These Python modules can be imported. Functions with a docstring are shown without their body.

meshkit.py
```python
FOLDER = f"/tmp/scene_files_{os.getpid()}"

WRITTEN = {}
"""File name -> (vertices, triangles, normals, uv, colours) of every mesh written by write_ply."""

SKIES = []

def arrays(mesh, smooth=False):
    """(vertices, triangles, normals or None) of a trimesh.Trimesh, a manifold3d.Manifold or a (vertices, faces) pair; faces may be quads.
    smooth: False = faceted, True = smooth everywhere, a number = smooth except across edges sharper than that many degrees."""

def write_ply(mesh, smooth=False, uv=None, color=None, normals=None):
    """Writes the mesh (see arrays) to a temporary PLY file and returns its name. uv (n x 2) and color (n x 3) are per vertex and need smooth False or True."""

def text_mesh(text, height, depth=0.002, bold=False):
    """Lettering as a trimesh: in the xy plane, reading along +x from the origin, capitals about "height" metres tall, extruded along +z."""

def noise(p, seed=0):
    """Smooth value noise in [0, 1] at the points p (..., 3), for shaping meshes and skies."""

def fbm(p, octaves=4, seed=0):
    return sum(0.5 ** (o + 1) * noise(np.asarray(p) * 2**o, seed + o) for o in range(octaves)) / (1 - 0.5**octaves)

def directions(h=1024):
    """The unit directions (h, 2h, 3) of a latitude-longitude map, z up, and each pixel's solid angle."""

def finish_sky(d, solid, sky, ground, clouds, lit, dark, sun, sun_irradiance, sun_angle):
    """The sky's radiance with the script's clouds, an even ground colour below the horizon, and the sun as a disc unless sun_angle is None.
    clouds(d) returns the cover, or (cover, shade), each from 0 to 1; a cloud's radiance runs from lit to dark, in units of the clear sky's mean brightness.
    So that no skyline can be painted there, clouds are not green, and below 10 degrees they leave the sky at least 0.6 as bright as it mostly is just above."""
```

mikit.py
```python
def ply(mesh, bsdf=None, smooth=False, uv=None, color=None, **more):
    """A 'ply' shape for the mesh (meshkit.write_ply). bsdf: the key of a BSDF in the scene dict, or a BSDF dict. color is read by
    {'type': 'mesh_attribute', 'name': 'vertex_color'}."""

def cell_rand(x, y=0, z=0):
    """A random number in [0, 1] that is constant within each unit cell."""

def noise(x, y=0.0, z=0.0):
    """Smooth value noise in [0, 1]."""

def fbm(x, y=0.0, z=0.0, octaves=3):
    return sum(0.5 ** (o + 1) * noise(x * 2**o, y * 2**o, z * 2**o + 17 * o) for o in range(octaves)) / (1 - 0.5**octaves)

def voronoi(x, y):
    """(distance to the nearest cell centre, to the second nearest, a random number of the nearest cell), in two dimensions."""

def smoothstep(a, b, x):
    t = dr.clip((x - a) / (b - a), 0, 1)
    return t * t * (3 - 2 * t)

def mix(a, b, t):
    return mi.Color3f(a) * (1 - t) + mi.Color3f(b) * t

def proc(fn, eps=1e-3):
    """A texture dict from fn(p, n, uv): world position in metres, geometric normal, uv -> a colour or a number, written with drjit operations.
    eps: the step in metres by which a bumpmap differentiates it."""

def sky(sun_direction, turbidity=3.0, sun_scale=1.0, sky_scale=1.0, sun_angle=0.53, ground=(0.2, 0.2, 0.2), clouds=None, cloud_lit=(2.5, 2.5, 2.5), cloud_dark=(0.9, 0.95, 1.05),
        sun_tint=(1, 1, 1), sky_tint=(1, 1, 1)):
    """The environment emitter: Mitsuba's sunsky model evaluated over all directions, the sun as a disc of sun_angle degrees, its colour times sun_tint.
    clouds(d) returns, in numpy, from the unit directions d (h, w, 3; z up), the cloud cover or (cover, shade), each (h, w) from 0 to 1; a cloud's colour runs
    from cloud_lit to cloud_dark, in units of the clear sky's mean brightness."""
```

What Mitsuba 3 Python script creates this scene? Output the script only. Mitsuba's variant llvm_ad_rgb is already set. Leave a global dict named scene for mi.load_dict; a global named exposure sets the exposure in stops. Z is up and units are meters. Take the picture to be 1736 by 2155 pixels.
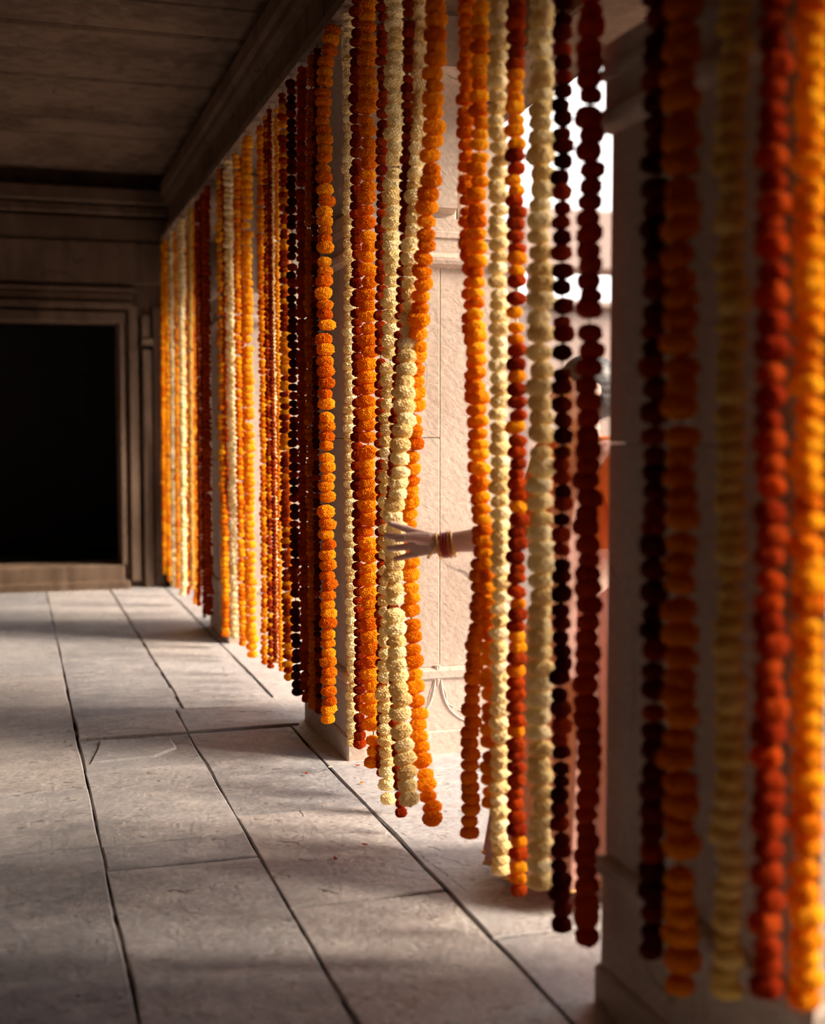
import math, random
import numpy as np, trimesh, manifold3d as m3, mitsuba as mi, drjit as dr
import shapely, shapely.geometry as sg
import mikit, meshkit
from mikit import noise, fbm, smoothstep, mix

T = mi.ScalarTransform4f
scene, labels = {}, {}

# ------------------------------------------------------------------ camera (x right, y along the corridor, z up)
EYE = np.array([0.0, 0.0, 1.45])
YAW, PITCH = math.radians(17.307), math.radians(3.592)
FWD = np.array([math.sin(YAW) * math.cos(PITCH), math.cos(YAW) * math.cos(PITCH), -math.sin(PITCH)])
scene['camera'] = {
    'type': 'thinlens', 'fov': math.degrees(2 * math.atan(868 / 2700)), 'fov_axis': 'x',
    'aperture_radius': 0.016, 'focus_distance': 5.35, 'near_clip': 0.05, 'far_clip': 500.0,
    'to_world': T().look_at(origin=EYE.tolist(), target=(EYE + FWD).tolist(), up=[0, 0, 1])}

# ------------------------------------------------------------------ sky, sun, exposure
SUN = np.array([1.0, -0.46, 0.67])
exposure = 4.15
scene['sky'] = mikit.sky(SUN.tolist(), turbidity=4.0, sun_scale=0.39, sky_scale=1.0, sun_angle=22, ground=(0.35, 0.30, 0.26),
                         clouds=lambda d: 1.0 * np.ones(d.shape[:2]), cloud_lit=(1.6, 1.53, 1.5), cloud_dark=(1.0, 0.95, 0.95),
                         sun_tint=(0.93, 0.97, 1.10), sky_tint=(0.98, 0.98, 1.0))


# ------------------------------------------------------------------ helpers
def rgb(*c):
    return {'type': 'rgb', 'value': [float(x) for x in (c[0] if len(c) == 1 else c)]}


def numbered(key):
    if key not in used:
        used[key] = 0
        return key
    used[key] += 1
    return '%s_%03d' % (key, used[key])


used = {}


def thing(name, label, cat=None, group=None, kind=None):
    key = numbered(name)
    labels[key] = {'label': label}
    if cat: labels[key]['category'] = cat
    if group: labels[key]['group'] = group
    if kind: labels[key]['kind'] = kind
    return key


def put(parent, name, mesh, bsdf, smooth=False, label=None, kind=None, **kw):
    key = numbered(parent + '__' + name) if parent else name
    scene[key] = mikit.ply(mesh, bsdf, smooth=smooth, **kw)
    if label or kind:
        labels[key] = {}
        if label: labels[key]['label'] = label
        if kind: labels[key]['kind'] = kind
    return key


def box(x0, x1, y0, y1, z0, z1):
    b = trimesh.creation.box(extents=(x1 - x0, y1 - y0, z1 - z0))
    b.apply_translation(((x0 + x1) / 2, (y0 + y1) / 2, (z0 + z1) / 2))
    return b


def cbox(x0, x1, y0, y1, z0, z1, c=0.008):
    """a box with chamfered edges (24 vertices)"""
    c = min(c, (x1 - x0) / 3, (y1 - y0) / 3, (z1 - z0) / 3)
    pts = []
    for sx in (0, 1):
        for sy in (0, 1):
            for sz in (0, 1):
                X, Y, Z = (x0, x1)[sx], (y0, y1)[sy], (z0, z1)[sz]
                dx, dy, dz = (c, -c)[sx], (c, -c)[sy], (c, -c)[sz]
                pts += [(X, Y + dy, Z + dz), (X + dx, Y, Z + dz), (X + dx, Y + dy, Z)]
    return hull(pts)


def hull(pts):
    return trimesh.convex.convex_hull(np.asarray(pts, float))


def slab(poly, ztop, thick, c=0.008, jit=0.004, seed=0, step=0.0):
    """a flat stone with a worn, chamfered edge; poly anticlockwise, convex"""
    rng = np.random.default_rng(seed)
    p = np.asarray(poly, float)
    out = []
    for a, b in zip(p, np.roll(p, -1, 0)):
        n = max(1, int(np.linalg.norm(b - a) / step)) if step else 1
        for k in range(n):
            out.append(a + (b - a) * k / n)
    p = np.array(out)
    ctr = p.mean(0)
    if step:
        t = np.roll(p, -1, 0) - np.roll(p, 1, 0)
        nrm = np.c_[-t[:, 1], t[:, 0]] / np.linalg.norm(t, axis=1, keepdims=True)
        w = np.abs(rng.normal(0, jit, len(p)))
        p = p + nrm * (.5 * w + .25 * np.roll(w, 1) + .25 * np.roll(w, -1))[:, None]
    d = ctr - p
    inner = p + d / np.linalg.norm(d, axis=1, keepdims=True) * c * 1.4
    n = len(p)
    tilt = rng.normal(0, 0.0012, 2)
    zt = ztop + (inner - ctr) @ tilt
    v = np.vstack([np.c_[p, np.full(n, ztop - thick)], np.c_[p, ztop - c + (p - ctr) @ tilt], np.c_[inner, zt], [[ctr[0], ctr[1], ztop]]])
    f = []
    for i in range(n):
        j = (i + 1) % n
        for k in (0, n):
            f += [(k + i, k + j, k + n + j), (k + i, k + n + j, k + n + i)]
        f.append((2 * n + i, 2 * n + j, 3 * n))
    return trimesh.Trimesh(v, f, process=False)


def extrude_x(pts, x0, x1):
    """polygon of (y, z) swept from x0 to x1"""
    m = trimesh.creation.extrude_polygon(sg.Polygon(pts), x1 - x0)
    v = m.vertices
    m = trimesh.Trimesh(np.c_[v[:, 2] + x0, v[:, 0], v[:, 1]], m.faces, process=False)
    m.fix_normals()
    return m


def extrude_y(pts, y0, y1):
    """polygon of (x, z) swept from y0 to y1"""
    m = trimesh.creation.extrude_polygon(sg.Polygon(pts), y1 - y0)
    v = m.vertices
    m = trimesh.Trimesh(np.c_[v[:, 0], v[:, 2] + y0, v[:, 1]], m.faces, process=False)
    m.fix_normals()
    return m


def ring_moulding(x0, x1, y0, y1, prof):
    """a moulding round a rectangle; prof: list of (outset, z) from the bottom up; closed top and bottom"""
    v, f = [], []
    for o, z in prof:
        v += [(x0 - o, y0 - o, z), (x1 + o, y0 - o, z), (x1 + o, y1 + o, z), (x0 - o, y1 + o, z)]
    n = len(prof)
    for k in range(n - 1):
        for i in range(4):
            j = (i + 1) % 4
            f += [(4 * k + i, 4 * k + j, 4 * k + 4 + j), (4 * k + i, 4 * k + 4 + j, 4 * k + 4 + i)]
    f += [(0, 2, 1), (0, 3, 2), (4 * n - 4, 4 * n - 3, 4 * n - 2), (4 * n - 4, 4 * n - 2, 4 * n - 1)]
    return trimesh.Trimesh(np.array(v), np.array(f), process=False)


def tube(path, r, sides=8, cap=True):
    P = np.asarray(path, float)
    R = np.broadcast_to(np.asarray(r, float), (len(P),))
    t = np.gradient(P, axis=0)
    t /= np.linalg.norm(t, axis=1, keepdims=True)
    up = np.array([0, 0, 1.0]) if abs(t[0][2]) < 0.9 else np.array([1.0, 0, 0])
    v, f = [], []
    a = np.cross(t[0], up); a /= np.linalg.norm(a)
    for i in range(len(P)):
        a = a - t[i] * (a @ t[i]); a /= np.linalg.norm(a)
        b = np.cross(t[i], a)
        for k in range(sides):
            w = 2 * math.pi * k / sides
            v.append(P[i] + R[i] * (math.cos(w) * a + math.sin(w) * b))
    for i in range(len(P) - 1):
        for k in range(sides):
            l = (k + 1) % sides
            f += [(i * sides + k, i * sides + l, (i + 1) * sides + l), (i * sides + k, (i + 1) * sides + l, (i + 1) * sides + k)]
    if cap:
        v += [P[0], P[-1]]
        e = len(v)
        for k in range(sides):
            l = (k + 1) % sides
            f += [(e - 2, l, k), (e - 1, (len(P) - 1) * sides + k, (len(P) - 1) * sides + l)]
    return trimesh.Trimesh(np.array(v), np.array(f), process=False)


def smoothed(path, n):
    """n points on a smooth curve through the given points"""
    from scipy.interpolate import PchipInterpolator
    P = np.asarray(path, float)
    s = np.r_[0, np.cumsum(np.linalg.norm(np.diff(P, axis=0), axis=1))]
    return PchipInterpolator(s, P)(np.linspace(0, s[-1], n))


cat = trimesh.util.concatenate

# ------------------------------------------------------------------ materials


CRACKS = [((0.882, 4.406), (0.933, 4.362)), ((0.933, 4.362), (0.941, 4.306)), ((0.898, 3.895), (0.951, 3.835)), ((1.365, 4.184), (1.393, 4.138)), ((1.362, 4.096), (1.413, 3.988)),
          ((1.333, 4.836), (1.339, 4.752)), ((1.026, 4.75), (1.023, 4.668)), ((0.903, 4.187), (0.94, 4.166)), ((0.806, 4.071), (0.835, 4.033)), ((1.326, 6.131), (1.334, 5.952)),
          ((1.31, 4.413), (1.333, 4.265)), ((1.31, 4.112), (1.346, 3.729)), ((1.05, 6.52), (1.25, 6.46)), ((0.661, 4.503), (0.697, 4.463)), ((0.45, 4.03), (0.52, 4.00)), ((1.45, 4.9), (1.56, 4.86))]


def floor_col(a, b):
    def fn(p, n, uv):
        big = fbm(p.x * 1.7 + 3, p.y * 1.7, 0.0, 3)
        mid = fbm(p.x * 9, p.y * 16, 1.0, 3)
        fine = fbm(p.x * 90, p.y * 90, p.z * 90, 2)
        c = mix(a, b, smoothstep(0.3, 0.7, big * 0.6 + mid * 0.4))
        c = c * (0.80 + 0.40 * fine)
        # worn cracks, flecks of lime
        crack = mi.Float(0)
        for (ax, ay), (bx, by) in CRACKS:
            dx, dy = bx - ax, by - ay
            u = dr.clip(((p.x - ax) * dx + (p.y - ay) * dy) / (dx * dx + dy * dy), 0, 1)
            wob = 0.010 * (noise(p.x * 45, p.y * 45, 3.0) - 0.5)
            dd = dr.sqrt(dr.square(p.x - ax - u * dx + wob) + dr.square((p.y - ay - u * dy) * 0.6 + wob))
            crack = dr.maximum(crack, smoothstep(0.0042, 0.0018, dd))
        pits = smoothstep(0.76, 0.82, noise(p.x * 38, p.y * 55, 3.0)) * smoothstep(0.5, 0.7, mid)
        lime = smoothstep(0.66, 0.8, noise(p.x * 14, p.y * 20, 5.0)) * 0.16
        c = mix(c, mi.Color3f(0.62, 0.57, 0.53), lime)
        return c * (1 - 0.8 * crack) * (1 - 0.35 * pits)
    return fn


def floor_bump(p, n, uv):
    return (0.6 * fbm(p.x * 12, p.y * 22, 1.0, 3) + 0.25 * fbm(p.x * 80, p.y * 80, p.z * 80, 2)) * 0.012


def stone_col(a, b, sc=1.0):
    def fn(p, n, uv):
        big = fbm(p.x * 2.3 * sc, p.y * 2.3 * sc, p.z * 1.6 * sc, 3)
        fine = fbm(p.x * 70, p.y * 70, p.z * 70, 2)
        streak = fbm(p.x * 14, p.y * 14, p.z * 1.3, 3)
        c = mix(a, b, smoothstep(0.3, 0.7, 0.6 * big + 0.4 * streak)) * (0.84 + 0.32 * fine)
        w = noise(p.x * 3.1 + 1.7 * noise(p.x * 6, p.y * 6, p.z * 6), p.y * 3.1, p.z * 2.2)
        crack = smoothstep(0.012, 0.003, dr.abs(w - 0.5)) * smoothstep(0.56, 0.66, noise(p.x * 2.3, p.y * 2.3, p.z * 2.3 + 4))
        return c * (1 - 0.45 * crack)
    return fn


def stone_bump(p, n, uv):
    return (0.35 * fbm(p.x * 9, p.y * 9, p.z * 6, 3) + 0.30 * fbm(p.x * 48 + p.z * 22, p.y * 48, p.z * 34, 3) + 0.12 * noise(p.x * 150, p.y * 150, p.z * 150)) * 0.010


def bumped(inner, fn, eps=2e-3):
    return {'type': 'twosided', 'bsdf': {'type': 'bumpmap', 'arbitrary': mikit.proc(fn, eps), 'scale': 1.0, 'bsdf': inner}}


FLOORC = [((0.32, 0.315, 0.33), (0.42, 0.41, 0.42)), ((0.35, 0.33, 0.335), (0.45, 0.425, 0.42)), ((0.25, 0.25, 0.27), (0.35, 0.345, 0.365))]
for i, (a, b) in enumerate(FLOORC):
    scene['floor_stone_%d' % i] = bumped({'type': 'principled', 'base_color': mikit.proc(floor_col(a, b)), 'roughness': 0.52, 'specular': 0.45}, floor_bump)
scene['pale_stone'] = bumped({'type': 'principled', 'base_color': mikit.proc(stone_col((0.45, 0.36, 0.295), (0.56, 0.465, 0.395))), 'roughness': 0.85, 'specular': 0.2}, stone_bump)
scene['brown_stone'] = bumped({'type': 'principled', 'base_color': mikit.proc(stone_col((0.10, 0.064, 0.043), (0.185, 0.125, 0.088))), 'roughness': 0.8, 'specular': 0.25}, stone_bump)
scene['mortar'] = {'type': 'diffuse', 'reflectance': mikit.proc(lambda p, n, uv: mix((0.035, 0.03, 0.027), (0.34, 0.31, 0.29), smoothstep(0.42, 0.66, fbm(p.x * 6, p.y * 6, p.z * 6, 3))))}
scene['sooty_stone'] = {'type': 'diffuse', 'reflectance': mikit.proc(stone_col((0.055, 0.035, 0.022), (0.10, 0.064, 0.042)))}
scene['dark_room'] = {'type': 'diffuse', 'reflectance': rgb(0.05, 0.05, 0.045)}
scene['court_stone'] = {'type': 'diffuse', 'reflectance': mikit.proc(stone_col((0.34, 0.255, 0.22), (0.42, 0.32, 0.28), 0.2))}
scene['court_paving'] = {'type': 'diffuse', 'reflectance': mikit.proc(stone_col((0.17, 0.135, 0.115), (0.24, 0.195, 0.165), 0.2))}
scene['string_green'] = {'type': 'diffuse', 'reflectance': rgb(0.05, 0.075, 0.03)}
scene['stem_green'] = {'type': 'diffuse', 'reflectance': rgb(0.16, 0.22, 0.10)}

# ------------------------------------------------------------------ floor
PIER_Y = [(1.97, 2.90), (5.41, 6.28), (8.68, 9.52)]
PX0, PX1 = 1.385, 2.23
fl = thing('floor', 'worn floor of big grey and pinkish stone slabs with dark joints', kind='structure')
scene['floor'] = mikit.ply(box(-1.3, 3.1, -4.7, 12.6, -0.12, -0.0075), 'mortar')
XL, XA, XB = 0.27, 0.78, 1.285
rows = {
    (-1.2, -0.45): [-4.6, -3.2, -1.6, -0.2, 1.1, 2.3, 3.6, 4.9, 5.9, 7.2, 8.3, 9.6, 10.8, 12.3],
    (-0.45, XL): [-4.6, -3.0, -1.2, 0.4, 1.7, 2.9, 4.54, 5.3, 6.62, 7.9, 9.0, 9.9, 11.1, 12.3],
    (XL, XA): [-4.6, -3.1, -1.7, 0.0, 1.4, 2.7, 4.27, 4.53, 5.55, 6.13, 6.62, 8.3, 9.35, 10.2, 11.2, 12.3],
    (XA, XB): [-4.6, -3.4, -1.9, -0.5, 0.9, 2.4, 3.765, 4.745, 6.14, 6.67, 8.2, 9.5, 10.8, 12.3],
    (XB, 2.32): [-4.6, -2.6, -0.6, 1.35, 3.35, 5.36, 6.85, 8.6, 10.1, 11.2, 12.3],
    (2.32, 3.05): [-4.6, -2.9, -1.0, 1.0, 2.6, 4.3, 6.0, 7.9, 9.8, 11.0, 12.3]}
k = 0
for (xa, xb), ys in rows.items():
    for ya, yb in zip(ys[:-1], ys[1:]):
        k += 1
        rng = random.Random(k)
        g = 0.0004
        x0, x1 = xa + g, xb - g
        if xb == XA and ya > 6.5: x1 += 0.05
        if xa == XA and ya > 6.5: x0 += 0.055
        if xb == XB and ya > 6.0: x1 += 0.05
        if xa == XB and ya > 6.0: x0 += 0.05
        y0, y1 = ya + g, yb - g
        if abs(ya - 6.14) < .02 or abs(ya - 6.13) < .02: y0 += 0.012
        near = x1 > 0.2 and 3 < y1 and y0 < 8.7 and x0 < 1.3
        s1, s0 = rng.uniform(-.02, .02), rng.uniform(-.02, .02)
        poly = [(x0, y0 + s0 * .5), (x1, y0 - s0 * .5), (x1, y1), (x0, y1)]
        zt = rng.uniform(-0.002, 0.003) + (0.008 if ya > 6.12 and xb < 1.3 and ya < 6.2 else 0)
        put(fl, 'slab', slab(poly, zt, 0.05, 0.004, 0.0055, k, 0.11 if near else 0.3), 'floor_stone_%d' % (2 if (abs(ya - 5.55) < .01 or abs(ya - 4.27) < .01) and xb == XA else rng.choice((0, 0, 1, 1, 2))))
put(fl, 'mason_patch', slab([(0.30, 5.68), (0.58, 5.70), (0.70, 5.84), (0.69, 6.02), (0.36, 6.09)], 0.012, 0.03, 0.008, .004, 77, 0.1), 'floor_stone_2', label='grey repair patch with a rounded end')

# ------------------------------------------------------------------ courtyard ground
gr = thing('courtyard_ground', 'paved stone courtyard beyond the piers', kind='structure')
scene['courtyard_ground'] = mikit.ply(box(3.05, 60, -40, 60, -0.5, -0.16), 'court_paving')
put('courtyard_ground', 'step', cbox(3.05, 3.4, -4.7, 12.6, -0.16, -0.06, .01), 'court_paving')

# ------------------------------------------------------------------ ceiling and lintel beam
ce = thing('ceiling', 'dark ceiling of long brown stone slabs laid across the corridor', kind='structure')
scene['ceiling'] = mikit.ply(box(-1.3, 2.4, -4.7, 12.6, 3.90, 4.05), 'mortar')
y = -4.6
k = 0
while y < 12.0:
    k += 1
    rng = random.Random(100 + k)
    w = rng.uniform(0.5, 0.62)
    z = 3.80 + rng.uniform(-0.012, 0.012)
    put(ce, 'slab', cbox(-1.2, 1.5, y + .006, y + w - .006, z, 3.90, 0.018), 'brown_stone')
    y += w
be = thing('lintel_beam', 'long brown stone lintel carried by the piers, garlands hanging from its lower ledge', 'beam')
for a, b in zip([-4.6, -1.0, 2.40, 5.85, 9.10], [-1.0, 2.40, 5.85, 9.10, 12.2]):
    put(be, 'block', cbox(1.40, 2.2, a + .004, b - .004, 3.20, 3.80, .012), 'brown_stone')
    put(be, 'outer_lintel', cbox(1.93, 2.2, a + .004, b - .004, 2.93, 3.197, .012), 'brown_stone')
    put(be, 'ledge', extrude_y([(1.328, 3.20), (1.328, 3.25), (1.35, 3.28), (1.40, 3.31), (1.44, 3.20)], a + .004, b - .004), 'brown_stone')
    put(be, 'upper_band', extrude_y([(1.40, 3.50), (1.355, 3.53), (1.355, 3.58), (1.33, 3.60), (1.33, 3.70), (1.40, 3.70)], a + .004, b - .004), 'brown_stone')
ea = thing('stone_eave', 'sloping stone eave along the outer side of the piers', 'eave')
for k in range(13):
    a = -4.6 + 1.27 * k
    put(ea, 'panel', extrude_y([(2.215, 3.62), (2.215, 3.72), (2.95, 3.42), (2.95, 3.36)], a + .006, a + 1.264), 'brown_stone')
put(None, 'roof_terrace', box(-1.3, 2.4, -4.7, 12.6, 4.05, 4.35), 'brown_stone')
labels['roof_terrace'] = {'label': 'flat stone roof over the corridor', 'kind': 'structure'}

# ------------------------------------------------------------------ piers
PIER_LABEL = ['nearest stone pier, dark on its corridor side, at the right edge', 'pale stone pier in the middle with a carved base, a hand before it', 'distant stone pier, a thin dark upright between two curtains of garlands']


def make_pier(i, y0, y1):
    key = thing('stone_pier', PIER_LABEL[i], 'pier', 'stone piers of the arcade')
    x0, x1 = PX0, PX1
    xm = (x0 + x1) / 2
    # base: plinth course, carved die, ledge
    put(key, 'plinth', cbox(x0, x1, y0, y1, -0.02, 0.105, .008), 'pale_stone')
    put(key, 'die', cbox(x0 + .012, x1 - .012, y0 + .012, y1 - .012, 0.100, 0.342, .006), 'pale_stone')
    put(key, 'base_ledge', ring_moulding(x0 + .03, x1 - .03, y0 + .03, y1 - .03, [(0, .335), (.024, .337), (.03, .345), (.03, .375), (.022, .385), (0.004, .392), (-.01, .394)]), 'pale_stone')
    # carved lotus on the face towards the camera and the one towards the corridor
    for face in range(2):
        parts = []

        def pt(s, z):
            return (xm + s, y0 + .013, z) if face == 0 else (x0 + .013, (y0 + y1) / 2 + s, z)
        for sg_ in (-1, 1):
            c = smoothed([pt(sg_ * .004, .40), pt(sg_ * .012, .345), pt(sg_ * .024, .27), pt(sg_ * .055, .20), pt(sg_ * .12, .145), pt(sg_ * .16, .13)], 18)
            parts.append(tube(c, np.linspace(.010, .006, 18), 6))
            c = smoothed([pt(sg_ * .16, .13), pt(sg_ * .15, .155), pt(sg_ * .125, .18), pt(sg_ * .10, .19)], 10)
            parts.append(tube(c, .005, 6))
            c = smoothed([pt(sg_ * .024, .31), pt(sg_ * .038, .27), pt(sg_ * .048, .225), pt(sg_ * .075, .205), pt(sg_ * .055, .195)], 12)
            parts.append(tube(c, .0045, 6))
        bud = trimesh.creation.icosphere(subdivisions=2)
        bud.vertices *= (.012, .012, .05)
        bud.apply_translation(pt(0, .355))
        parts.append(bud)
        put(key, 'carved_lotus', cat(parts), 'pale_stone', smooth=40)
    # shaft: two upright stones side by side on the camera side, backed by a core
    sx0, sx1, sy0, sy1 = x0 + .022, x1 - .035, y0 + .022, y1 - .012
    put(key, 'shaft_core', box(sx0 + .03, sx1 - .03, sy0 + .03, sy1 - .03, .38, 2.2), 'mortar')
    for a, b, o in ((sx0, xm + .012, 0), (xm + .0135, sx1, .004)):
        for c, d in ((.39, 1.42), (1.4215, 2.19)) if o == 0 else ((.39, 2.19),):
            put(key, 'shaft_stone', cbox(a, b, sy0 + o, sy1, c, d, .004), 'pale_stone')
    # capital
    put(key, 'capital', ring_moulding(sx0, sx1, sy0, sy1, [(0, 2.17), (.012, 2.175), (.030, 2.185), (.035, 2.20), (.035, 2.215), (.012, 2.235), (.012, 2.30), (.022, 2.302), (.022, 2.325), (.016, 2.33), (.016, 2.385), (-.02, 2.388)]), 'pale_stone')
    # bracket: curved corbels towards the neighbouring piers, block above
    put(key, 'bracket_block', cbox(sx0 + .06, 1.925, sy0 + .07, sy1 - .07, 2.38, 3.197, .012), 'pale_stone')
    put(key, 'outer_block', cbox(1.93, sx1 - .06, sy0 + .07, sy1 - .07, 2.38, 2.927, .012), 'pale_stone')
    for s in (-1, 1):
        ye = sy0 + .07 if s < 0 else sy1 - .07
        prof = [(ye, 2.42), (ye + s * .05, 2.44)] + [(ye + s * (.05 + .17 * (1 - math.cos(t))), 2.46 + .52 * math.sin(t)) for t in np.linspace(0.1, math.pi / 2, 9)] + [(ye + s * .27, 2.99), (ye + s * .27, 3.20), (ye, 3.20)]
        put(key, 'corbel', extrude_x(prof, xm - .17, xm + .10), 'pale_stone')
    prof = [(sx0 + .06, 2.40), (sx0 + .02, 2.43), (sx0 - .005, 2.52), (sx0 + .0, 2.75), (sx0 - .010, 2.95), (sx0 - .018, 3.10), (sx0 - .02, 3.195), (sx0 + .06, 3.195)]
    put(key, 'corridor_bracket', extrude_y(prof, y0 + .08, y0 + .36), 'pale_stone')
    return key


for i, (a, b) in enumerate(PIER_Y):
    make_pier(i, a, b)

# ------------------------------------------------------------------ end wall with a doorway, side walls
WY = 12.07
we = thing('wall_end', 'dark brown stone wall closing the corridor, with a black doorway', kind='structure')
DX0, DX1, DZ0, DZ1 = -0.62, 0.955, 0.215, 2.455
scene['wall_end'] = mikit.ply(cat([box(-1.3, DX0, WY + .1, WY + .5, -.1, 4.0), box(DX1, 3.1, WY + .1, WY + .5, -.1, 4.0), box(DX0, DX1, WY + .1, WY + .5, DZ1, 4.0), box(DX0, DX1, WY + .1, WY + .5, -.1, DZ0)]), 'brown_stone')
put(we, 'sill_stone', cbox(DX0 - .1, DX1 + .02, WY + .02, WY + .3, .02, DZ0, .012), 'brown_stone')
put(we, 'step_stone', cbox(-1.2, 1.02, WY - .06, WY + .12, -.02, .075, .012), 'brown_stone')
for s, x in ((1, DX1), (-1, DX0)):
    def up(name, a, b, ya, z0, z1):
        u, v = sorted((x + s * a, x + s * b))
        put(we, name, cbox(u, v, WY + ya, WY + .14, z0, z1, .008), 'brown_stone')
    up('door_jamb', 0, .045, .04, DZ0, DZ1 + .04)
    up('door_jamb', .055, .075, .07, .10, DZ1 + .12)
    up('door_jamb', .085, .165, .02, .06, DZ1 + .15)
    up('door_jamb', .175, .195, .08, .06, DZ1 + .05)
    up('pilaster', .205, .285, .0, .0, 2.20)
    up('pilaster_cap', .195, .30, -.03, 2.24, 2.30)
    up('pilaster_cap', .20, .275, .0, 2.31, 2.52)
    up('pilaster', .30, .40, .05, .0, 2.6)
for z0, z1, yy, xo in ((DZ1 - .01, DZ1 + .085, .03, .05), (DZ1 + .115, DZ1 + .175, .0, .12), (DZ1 + .19, DZ1 + .26, .04, .12), (DZ1 + .27, DZ1 + .31, .01, .15)):
    put(we, 'door_lintel', cbox(DX0 - xo, DX1 + xo, WY + yy, WY + .14, z0, z1, .008), 'brown_stone')
for z0, z1, yy in ((2.80, 3.18, .03), (3.19, 3.40, .05), (3.42, 3.50, -.02), (3.51, 3.64, -.10)):
    put(we, 'wall_course', cbox(-1.2, 1.5, WY + yy, WY + .14, z0, z1, .012), 'brown_stone')
put(we, 'corner_pier', cbox(1.385, 2.23, WY - .10, WY + .2, -.02, 3.21, .012), 'brown_stone')
wl = thing('wall_left', 'brown stone wall along the left side of the corridor', kind='structure')
scene['wall_left'] = mikit.ply(box(-1.5, -1.2, -4.7, 12.6, -.1, 4.0), 'brown_stone')
wb = thing('wall_back', 'brown stone wall behind the viewer', kind='structure')
scene['wall_back'] = mikit.ply(box(-1.5, 3.05, -4.95, -4.6, -.1, 4.0), 'sooty_stone')
wr = thing('wall_right', 'solid stone wall between the openings behind the viewer', kind='structure')
scene['wall_right'] = mikit.ply(box(1.40, 2.2, -4.6, 1.1, -.1, 3.3), 'brown_stone')
rm = thing('wall_doorway_room', 'unlit room behind the doorway', kind='structure')
scene['wall_doorway_room'] = mikit.ply(cat([box(-1.5, 1.8, 14.6, 14.8, -.2, 4.0), box(-1.5, -1.3, 12.57, 14.7, -.2, 4.0), box(1.6, 1.8, 12.57, 14.7, -.2, 4.0), box(-1.5, 1.8, 12.57, 14.8, 3.0, 3.2), box(-1.5, 1.8, 12.57, 14.8, -.2, .18)]), 'dark_room')

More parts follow.
